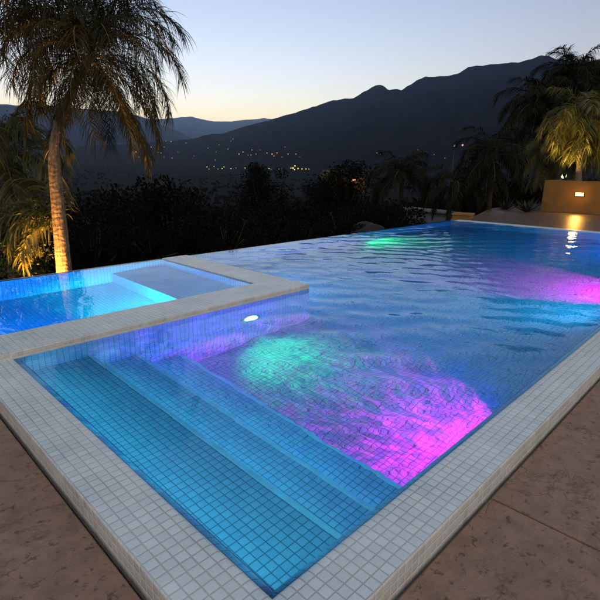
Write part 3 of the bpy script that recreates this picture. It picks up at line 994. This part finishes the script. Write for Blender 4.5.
GT = 'dark trees beyond the infinity edge'
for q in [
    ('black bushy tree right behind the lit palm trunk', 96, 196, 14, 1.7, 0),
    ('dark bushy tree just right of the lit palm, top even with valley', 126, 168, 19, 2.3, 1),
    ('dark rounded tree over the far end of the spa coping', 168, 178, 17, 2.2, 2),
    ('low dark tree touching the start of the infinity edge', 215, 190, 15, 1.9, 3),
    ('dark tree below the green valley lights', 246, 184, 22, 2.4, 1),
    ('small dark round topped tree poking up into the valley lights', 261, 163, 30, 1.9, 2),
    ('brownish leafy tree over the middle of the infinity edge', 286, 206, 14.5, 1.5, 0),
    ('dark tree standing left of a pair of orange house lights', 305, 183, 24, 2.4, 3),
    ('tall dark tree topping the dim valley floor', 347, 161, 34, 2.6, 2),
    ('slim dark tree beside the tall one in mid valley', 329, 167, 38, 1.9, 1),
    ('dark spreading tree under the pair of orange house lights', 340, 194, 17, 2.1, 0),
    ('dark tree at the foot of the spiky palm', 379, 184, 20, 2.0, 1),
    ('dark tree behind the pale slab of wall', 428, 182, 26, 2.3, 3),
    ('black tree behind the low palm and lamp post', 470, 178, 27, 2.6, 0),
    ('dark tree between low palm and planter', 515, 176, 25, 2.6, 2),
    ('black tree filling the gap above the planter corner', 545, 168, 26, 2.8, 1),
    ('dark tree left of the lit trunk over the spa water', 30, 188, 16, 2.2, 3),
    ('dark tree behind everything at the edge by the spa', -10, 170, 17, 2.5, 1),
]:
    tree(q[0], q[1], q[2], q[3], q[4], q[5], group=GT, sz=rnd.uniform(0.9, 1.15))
GS = 'shrubs on the slope below the pool'
for q in [
    ('yellow lit leafy shrub beside the spa under the low palm', 6, 196, 8.9, 0.72, 0),
    ('smaller yellow green shrub low at the spa edge', 22, 246, 8.7, 0.48, 1),
    ('dim shrub between the yellow shrub and the lit trunk', 36, 238, 9.6, 0.45, 0),
    ('dark low shrub under the black tree by the trunk', 92, 236, 10.5, 0.6, 1),
    ('dark shrub above the corner of the spa coping', 150, 226, 11.5, 0.75, 0),
    ('dark shrub where the infinity edge begins', 226, 224, 12.0, 0.65, 1),
    ('dark shrub below the brownish tree', 300, 222, 13.0, 0.55, 0),
    ('dark shrub left of the brown rock', 345, 216, 15.0, 0.6, 1),
    ('dark shrub behind the brown rock', 392, 205, 18.0, 0.9, 0),
    ('dark shrub behind the tan block', 474, 198, 21.0, 0.9, 1),
    ('dark shrub left of the planter on the terrace edge', 508, 192, 22.0, 1.0, 0),
]:
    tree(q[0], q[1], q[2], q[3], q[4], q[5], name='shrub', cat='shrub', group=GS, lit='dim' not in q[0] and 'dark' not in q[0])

# far woods across the valley: nobody could count them
gw = np.random.default_rng(77)
NW = 5200
aw = gw.uniform(-0.05, 1.6, NW)
rw = 260 * (3600 / 260) ** (gw.random(NW) ** 0.8)
keep = fbm(rw * np.cos(aw) * 0.006, rw * np.sin(aw) * 0.006, 3, 91) > 0.42
aw, rw = aw[keep], rw[keep]
wx, wy = rw * np.cos(aw), rw * np.sin(aw); wz = terrain_z(wx, wy)
VV, QQ = [], []
per = 46
N = len(wx)
szs = gw.uniform(1.6, 4.2, N)
c_ = np.stack([wx, wy, wz + szs * 0.6], -1)
c_ = np.repeat(c_, per, 0); ss = np.repeat(szs, per)[:, None]
o_ = gw.normal(0, 0.42, (N * per, 3)) * ss * np.array([1, 1, 0.8])
d_ = gw.normal(0, 1, (N * per, 3)); d_ /= np.linalg.norm(d_, axis=1)[:, None]
w_ = np.cross(d_, gw.normal(0, 1, (N * per, 3))); w_ /= np.linalg.norm(w_, axis=1)[:, None]
p_ = c_ + o_
VV = np.stack([p_ - d_ * ss * 0.26, p_ + w_ * ss * 0.17, p_ + d_ * ss * 0.26, p_ - w_ * ss * 0.17], 1).reshape(-1, 3)
tag(link('woods', np_mesh('woods', VV, np.arange(len(VV)).reshape(-1, 4), M['leaf_dark'])), 'dark scattered woods on the valley floor', kind='stuff')

# ------------------------------------------------------------------ planter, lamps, small walls
zc = 1.205
pl = thing('planter_wall', 'tan stucco raised planter on the terrace with a glowing wall lamp', 'planter', (PX, 6.8, 0))
pl_boxes = [(PX, PX + 0.22, -2.0, 6.86, 0.001, zc), (PX + 0.221, PX + 3.4, 6.64, 6.86, 0.001, zc)]
under(boxes('wall', pl_boxes, M['stucco'], bevel=0.012, uv=False), pl)
under(boxes('soil', [(PX + 0.222, PX + 3.4, -2.0, 6.638, 0.3, zc - 0.10)], M['soil'], uv=False), pl)

ly, lz = 5.53, 0.715
sl = thing('wall_lamp', 'small rectangular wall lamp glowing orange on the tan planter', 'wall lamp', (PX, ly, lz))
boxes_ = boxes('housing', [(-0.055, -0.001, -0.16, 0.16, 0.060, 0.075), (-0.055, -0.001, -0.16, 0.16, -0.075, -0.060), (-0.055, -0.001, -0.16, -0.145, -0.0595, 0.0595), (-0.055, -0.001, 0.145, 0.16, -0.0595, 0.0595), (-0.012, -0.001, -0.1445, 0.1445, -0.0595, 0.0595)], M['bronze'], sl, uv=False)
boxes('diffuser', [(-0.045, -0.015, -0.142, 0.142, -0.057, 0.057)], emit_mat('warm_diffuser', (1.0, 0.50, 0.10), 0.25), sl, bevel=0.006, uv=False)
ld = bpy.data.lights.new('wall_lamp_light', 'AREA'); ld.energy = 0.3; ld.color = (1.0, 0.45, 0.08); ld.shape = 'RECTANGLE'; ld.size = 0.26; ld.size_y = 0.11
lo = bpy.data.objects.new('lamp_glow', ld); COL.objects.link(lo); lo.parent = sl; lo.location = (-0.06, 0, 0); lo.rotation_euler = (0, R(90), 0)
ld = bpy.data.lights.new('wall_lamp_wash', 'POINT'); ld.energy = 0.09; ld.color = (1.0, 0.47, 0.09); ld.shadow_soft_size = 0.06
lo = bpy.data.objects.new('lamp_glow', ld); COL.objects.link(lo); lo.parent = sl; lo.location = (-0.40, 0, 0.02)


def uplight(label, pos, aim, watts, col, size, lens):
    t = thing('spot_lamp', label, 'garden lamp', pos, group='garden spot lamps lighting palms')
    q = Vector([float(x) for x in aim]).normalized().to_track_quat('Z', 'Y')
    V, Fc = lathe([(0.0, -0.12), (0.045, -0.12), (0.05, -0.05), (0.062, 0.0), (0.062, 0.04), (0.055, 0.04), (0.052, 0.012)], 20)
    h = link('lamp_head', mesh('lamp_head', V, Fc, M['bronze'], True), t, (0, 0, 0.18)); h.rotation_mode = 'QUATERNION'; h.rotation_quaternion = q
    V, Fc = lathe([(0.051, 0.014), (0.001, 0.02)], 20)
    b_ = link('lens', mesh('lens', V, Fc, emit_mat('warm_lens', (1, 0.75, 0.35), lens)), t, (0, 0, 0.18)); b_.rotation_mode = 'QUATERNION'; b_.rotation_quaternion = q
    V, Fc = tube([(0, 0, -0.05), (0, 0, 0.1)], [0.012, 0.012], 8)
    link('stake', mesh('stake', V, Fc, M['bronze']), t)
    ld = bpy.data.lights.new('spot_lamp_light', 'SPOT'); ld.energy = watts; ld.color = col; ld.spot_size = R(size); ld.spot_blend = 0.7; ld.shadow_soft_size = 0.04
    lo = bpy.data.objects.new('lamp_beam', ld); COL.objects.link(lo); lo.parent = t
    lo.location = Vector((0, 0, 0.18)) + Vector([float(x) for x in aim]).normalized() * 0.06
    lo.rotation_mode = 'QUATERNION'; lo.rotation_quaternion = (-Vector([float(x) for x in aim]).normalized()).to_track_quat('Z', 'Y')
    return t


ORG = (1.0, 0.43, 0.085)
p1 = np.array([2.36, 8.62, -0.95])
uplight('garden spot lamp hidden behind the spa edge lighting the palm trunk', p1, (0.42, 0.16, 1.3), 15.0, ORG, 110, 0.3)
p2 = at(561, 181, 19.75); p2[2] = zc - 0.16
uplight('garden spot lamp in the planter at the foot of the golden palm', p2, (0.35, -0.12, 1.0), 13.0, (1.0, 0.62, 0.16), 120, 0.5)


def spiky(label, pos, n, L, w, mat, seed, up=0.75):
    g = random.Random(seed)
    V, Fc = [], []
    for i in range(n):
        an = i * 2.4 + g.uniform(-0.2, 0.2); el = up * (0.35 + 0.9 * i / n); ln = L * g.uniform(0.8, 1.1)
        o_ = Vector((math.cos(an), math.sin(an), 0)); s_ = Vector((-math.sin(an), math.cos(an), 0)); p_ = Vector((0, 0, 0)) + o_ * 0.03
        d = o_ * math.cos(el) + Vector((0, 0, math.sin(el)))
        b0 = len(V)
        for j, wf in enumerate((0.7, 1.0, 0.75, 0.04)):
            V += [p_ - s_ * w * wf * 0.5 + Vector((0, 0, w * 0.18 * wf)), p_, p_ + s_ * w * wf * 0.5 + Vector((0, 0, w * 0.18 * wf))]
            p_ = p_ + d * ln / 3; d = (d + Vector((0, 0, 0.12)) - o_ * 0.02).normalized()
        for j in range(3):
            a_ = b0 + j * 3
            Fc += [(a_, a_ + 1, a_ + 4, a_ + 3), (a_ + 1, a_ + 2, a_ + 5, a_ + 4)]
    return tag(link('agave_plant', mesh('agave_plant', V, Fc, mat), None, pos), label, 'plant', 'spiky plants around the planter')


for (u, v, dep, n, L, w, z_, lab) in [
    (565, 181, 19.9, 26, 0.42, 0.035, zc - 0.1, 'small spiky plant glowing pale yellow beside the planter spot lamp'),
    (590, 181, 20.0, 20, 0.40, 0.06, zc - 0.1, 'dark spiky plant in the planter right of the golden palm'),
    (604, 181, 20.0, 20, 0.45, 0.06, zc - 0.1, 'dark spiky plant in the planter at the edge of the photo'),
    (527, 210, 18.6, 22, 0.75, 0.11, 0.0, 'greyish agave on the terrace beside the planter corner'),
    (505, 208, 20.0, 20, 0.65, 0.10, -0.05, 'dim agave further left along the terrace edge')]:
    q = at(u, v, dep); spiky(lab, (q[0], q[1], z_), n, L, w, M['agave'], int(u))

# tan block at the corner of the infinity edge, pale low wall, rock
q = on_z(463, 218, 0.0)
tb = thing('masonry_block', 'small tan stucco block at the far corner of the infinity edge', 'low wall', (q[0], q[1], -0.5), 0.25)
boxes('body', [(-0.3, 0.3, -0.28, 0.28, 0, 0.60)], M['stucco'], tb, bevel=0.012, uv=False)
boxes('cap', [(-0.33, 0.33, -0.31, 0.31, 0.602, 0.66)], M['stucco'], tb, bevel=0.01, uv=False)
q0, q1 = on_z(404, 207, -0.2), on_z(455, 212, -0.2)
mid = (q0 + q1) / 2; dv = q1 - q0; ln = float(np.hypot(dv[0], dv[1]))
gz = min(tz(q0[0], q0[1]), tz(q1[0], q1[1])) - 0.3
lw = thing('garden_wall', 'long low pale wall with a flat cap beyond the infinity edge', 'low wall', (mid[0], mid[1], gz), math.atan2(dv[1], dv[0]))
hh = -0.2 - gz
boxes('body', [(-ln / 2, ln / 2, -0.15, 0.15, 0, hh - 0.08)], M['pale_concrete'], lw, bevel=0.01, uv=False)
boxes('cap', [(-ln / 2 - 0.05, ln / 2 + 0.05, -0.45, 0.45, hh - 0.078, hh)], M['pale_concrete'], lw, bevel=0.01, uv=False)
q = at(368, 226, 15.5)
bm = bmesh.new(); bmesh.ops.create_icosphere(bm, subdivisions=4, radius=1)
for v in bm.verts:
    n = fbm(np.array([v.co.x * 1.4 + 5]), np.array([v.co.y * 1.4 + v.co.z * 2.1]), 4, 3)[0]
    v.co *= 0.75 + 0.5 * n
    v.co = Vector((v.co.x * 0.95, v.co.y * 0.7, v.co.z * 0.6))
me = bpy.data.meshes.new('boulder'); bm.to_mesh(me); bm.free(); me.materials.append(M['rock'])
for pz in me.polygons: pz.use_smooth = True
tag(link('boulder', me, None, (q[0], q[1], -0.74)), 'brown boulder showing behind the infinity edge near the green glow', 'rock')

# lamp post
pt = at(454.5, 147, 30.0); pb = np.array([pt[0], pt[1], tz(pt[0], pt[1])])
lp = thing('lamp_post', 'thin lamp post with two small lit globes among the dark palms', 'street lamp', pb)
hp = float(pt[2] - pb[2])
V, Fc = tube([(0, 0, -0.2), (0, 0, hp * 0.5), (0, 0, hp)], [0.045, 0.035, 0.03], 8)
link('post', mesh('post', V, Fc, M['post_paint'], True), lp)
V, Fc = tube([(0, 0, hp), (0.5 * AX[0][0], 0.5 * AX[0][1], hp + 0.05)], [0.025, 0.025], 6)
link('arm', mesh('arm', V, Fc, M['post_paint']), lp)
em = emit_mat('lamp_globe', (1, 0.62, 0.3), 0.012)
V, Fc = lathe([(0.001, -0.06), (0.05, -0.035), (0.06, 0), (0.05, 0.035), (0.001, 0.06)], 12)
gm = mesh('globe', V, Fc, em, True)
link('globe', gm, lp, (0, 0, hp + 0.07)); link('globe', gm, lp, (0.5 * AX[0][0], 0.5 * AX[0][1], hp + 0.12))

# ------------------------------------------------------------------ town lights in the valley


def march(u, v):
    d = ray(u, v); d = d / np.linalg.norm(d)
    t = np.concatenate([np.geomspace(80, 1500, 160), np.linspace(1510, 9000, 500)])
    P = np.array([0, 0, H]) + d[None] * t[:, None]
    z = terrain_z(P[:, 0], P[:, 1])
    hit = np.nonzero(P[:, 2] < z + 4)[0]
    i = hit[0] if len(hit) else len(t) - 1
    return P[i], t[i]


EMO = emit_mat('town_light_orange', (1, 0.33, 0.08), 0.036)
EMW = emit_mat('town_light_warm', (1, 0.6, 0.3), 0.017)
EMG = emit_mat('town_light_green', (0.45, 1.0, 0.18), 0.032)
EMY = emit_mat('town_light_yellow', (1.0, 0.72, 0.12), 0.09)
V0, F0 = lathe([(0.001, -1), (0.7, -0.7), (1, 0), (0.7, 0.7), (0.001, 1)], 8)
LM = {id(m): mesh('house_light', V0, F0, m) for m in (EMO, EMW, EMG, EMY)}


def town(u, v, m, px, label, group):
    P, t = march(u, v)
    s = px * 0.5 * t / F * 0.5
    o = link('house_light', LM[id(m)], None, P, (0, 0, 0), (s, s, s))
    return tag(o, label, 'house light', group)


LO = ('tiny orange light on the dark slope under the mountains', 'orange lights on the far slope')
LWm = ('faint warm light speckling the valley below the mountains', 'faint warm lights in the valley')
LG = ('greenish light in the bright row across the valley floor', 'green lights of the valley row')
LY = ('bright yellow light at the right end of the green valley row', 'yellow lights at the end of the valley row')
for (u, v, s) in [(142.5, 148, 2.6), (136, 152, 1.3), (139, 157, 1), (144, 146, 1.3), (151, 147, 1), (239, 154, 1.4), (243, 152, 1.2), (248, 155, 1), (251, 155, 1), (267, 153, 1.2), (272, 154, 1.8), (277, 153, 1.3), (274, 156, 1.1), (288, 154, 1.3), (296, 154, 1.2), (380, 154, 1.2), (377, 153, 1), (172, 158, 1), (215, 160, 0.9)]:
    town(u, v, EMO, s, *LO)
gl = random.Random(5)
for (u, v, s) in [(164, 147, 1), (166, 141, 1), (171, 141.5, 1.2), (186, 143, 1), (208, 148, 1), (219, 145, 1), (228, 149, 1), (231, 141, 0.8), (260, 150, 0.8), (156, 149, 0.9), (161, 153, 1), (164, 157, 0.8), (178, 152, 0.8), (216, 152, 0.9), (233, 139, 0.9), (252, 150, 1.1), (256, 154, 1), (285, 147, 1), (339, 155, 0.9), (418, 150, 1.2), (434, 154.5, 0.9), (445, 158, 1.2), (470, 161, 0.9), (400, 156, 0.7), (282, 157, 0.9), (300, 157, 0.9), (194, 156, 0.8)]:
    town(u, v, EMW, s, *LWm)
for (u, v, s) in [(207, 167, 1.2), (209, 169, 1.2), (214, 166.5, 1.0), (222, 168.5, 1.3), (224, 167, 1.3), (231, 168.5, 1.2), (245, 168, 1.3), (254, 168, 1), (269, 168.5, 1.3), (271, 169, 1), (279, 169, 1.0), (282, 168.5, 1.0), (218, 169, 0.9), (236, 168, 0.9)]:
    town(u, v, EMG, s, *LG)
for (u, v, s) in [(293, 168, 2.0), (295, 166, 1.7), (298, 168.5, 1.5), (302, 169, 1.3), (306, 169, 1.2), (309, 169, 1.0), (291, 168, 1.2), (294.5, 169.5, 1.6)]:
    town(u, v, EMY, s, *LY)
# two nearer houses between the dark trees


def small_house(label, u, v, depth, lit):
    p_ = at(u, v, depth)
    t = thing('house', label, 'house', (p_[0], p_[1], p_[2] - 1.4), math.atan2(p_[1], p_[0]) + 0.2, group='lit houses among the trees')
    boxes('wall', [(0, 6, -3.6, 3.6, -2.0, 2.8)], M['stucco'], t, uv=False)
    V = [(-0.4, -4, 2.82), (6.4, -4, 2.82), (6.4, 4, 2.82), (-0.4, 4, 2.82), (3, -4, 4.6), (3, 4, 4.6)]
    link('roof', mesh('roof', V, [(0, 1, 2, 3), (0, 3, 5, 4), (1, 4, 5, 2), (0, 4, 1), (3, 2, 5)], M['bark']), t)
    boxes('window', [(-0.06, -0.003, -0.75, 0.75, 0.7, 2.1)], emit_mat('lit_window', lit, 0.05), t, uv=False)
    return t


small_house('small house with one lit orange window between dark trees', 337, 181.5, 140, (1, 0.36, 0.12))
small_house('small house with a dimmer lit window right of its twin', 354, 181.5, 150, (0.7, 0.22, 0.08))

# ------------------------------------------------------------------ air
k = NT('valley_haze')
pv = k.n('ShaderNodeVolumePrincipled')
pv.inputs['Color'].default_value = (0.50, 0.70, 1.0, 1); pv.inputs['Density'].default_value = 2.4e-5
pv.inputs['Anisotropy'].default_value = 0.85
k.l(pv.outputs[0], k.out.inputs['Volume'])
zb = float(TZ.min()) - 1.0; zt = float(TZ.max()) + 60
bm = bmesh.new(); box_bm(bm, -29000, 29000, -29000, 29000, zb, zt)
me = bpy.data.meshes.new('haze'); bm.to_mesh(me); bm.free(); me.materials.append(k.m)
tag(link('haze', me), 'thin dusk haze over the valley', kind='stuff')

# ------------------------------------------------------------------ sky and sun
EXPO = 4.76
w = bpy.data.worlds.new('World'); sc.world = w; w.use_nodes = True
nt = w.node_tree
sky = nt.nodes.new('ShaderNodeTexSky'); sky.sky_type = 'NISHITA'; sky.sun_disc = False
SUN_AZ, SUN_EL = 62.0, -2.6
sky.sun_elevation = R(SUN_EL); sky.sun_rotation = R(90 - SUN_AZ)
sky.air_density = 1.0; sky.dust_density = 0.8; sky.ozone_density = 1.45
bg = nt.nodes['Background']; bg.inputs[1].default_value = 0.15
# fill glow added to light deck and coping, on the side of the sky turned away from the sunset (behind the camera)
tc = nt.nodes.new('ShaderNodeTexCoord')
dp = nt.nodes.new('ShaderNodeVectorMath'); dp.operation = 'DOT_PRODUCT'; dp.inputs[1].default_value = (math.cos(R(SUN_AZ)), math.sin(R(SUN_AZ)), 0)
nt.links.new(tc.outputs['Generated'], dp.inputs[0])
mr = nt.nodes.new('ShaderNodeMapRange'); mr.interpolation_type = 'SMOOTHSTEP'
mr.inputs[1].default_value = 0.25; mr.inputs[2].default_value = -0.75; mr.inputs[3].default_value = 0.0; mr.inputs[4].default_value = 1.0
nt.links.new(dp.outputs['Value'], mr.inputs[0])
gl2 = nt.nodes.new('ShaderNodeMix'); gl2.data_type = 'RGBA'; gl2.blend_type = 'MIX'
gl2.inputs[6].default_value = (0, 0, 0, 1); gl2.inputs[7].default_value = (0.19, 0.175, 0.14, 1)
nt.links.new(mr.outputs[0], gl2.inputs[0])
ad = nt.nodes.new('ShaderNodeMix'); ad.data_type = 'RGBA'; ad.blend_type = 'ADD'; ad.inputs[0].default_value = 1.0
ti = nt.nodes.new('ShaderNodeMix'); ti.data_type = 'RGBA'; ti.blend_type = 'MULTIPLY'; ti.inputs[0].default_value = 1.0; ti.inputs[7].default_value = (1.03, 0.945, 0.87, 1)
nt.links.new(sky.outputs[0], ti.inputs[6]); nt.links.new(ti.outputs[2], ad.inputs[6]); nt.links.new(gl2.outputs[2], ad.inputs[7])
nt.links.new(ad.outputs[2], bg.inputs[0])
sd = bpy.data.lights.new('sun', 'SUN'); sd.energy = 0.01; sd.angle = R(0.5); sd.color = (1, 0.85, 0.7)
so = bpy.data.objects.new('sun', sd); COL.objects.link(so)
dirv = Vector((math.cos(R(SUN_AZ)) * math.cos(R(SUN_EL)), math.sin(R(SUN_AZ)) * math.cos(R(SUN_EL)), math.sin(R(SUN_EL))))
so.rotation_mode = 'QUATERNION'; so.rotation_quaternion = dirv.to_track_quat('Z', 'Y')

for o in sc.objects:
    if o.type == 'LIGHT' and o.data.type != 'SUN': o.data.energy *= GAIN

# ------------------------------------------------------------------ render settings
vs = sc.view_settings
vs.view_transform = 'Standard'; vs.look = 'None'; vs.gamma = 1; vs.use_curve_mapping = False
vs.exposure = EXPO
cy = sc.cycles
cy.use_denoising = True
try:
    cy.denoiser = 'OPENIMAGEDENOISE'; cy.denoising_input_passes = 'RGB_ALBEDO_NORMAL'
except Exception: pass
cy.max_bounces = 10; cy.diffuse_bounces = 3; cy.glossy_bounces = 4; cy.transmission_bounces = 8; cy.volume_bounces = 1
cy.sample_clamp_indirect = 0.4
cy.caustics_reflective = True; cy.caustics_refractive = False
cy.blur_glossy = 0.3
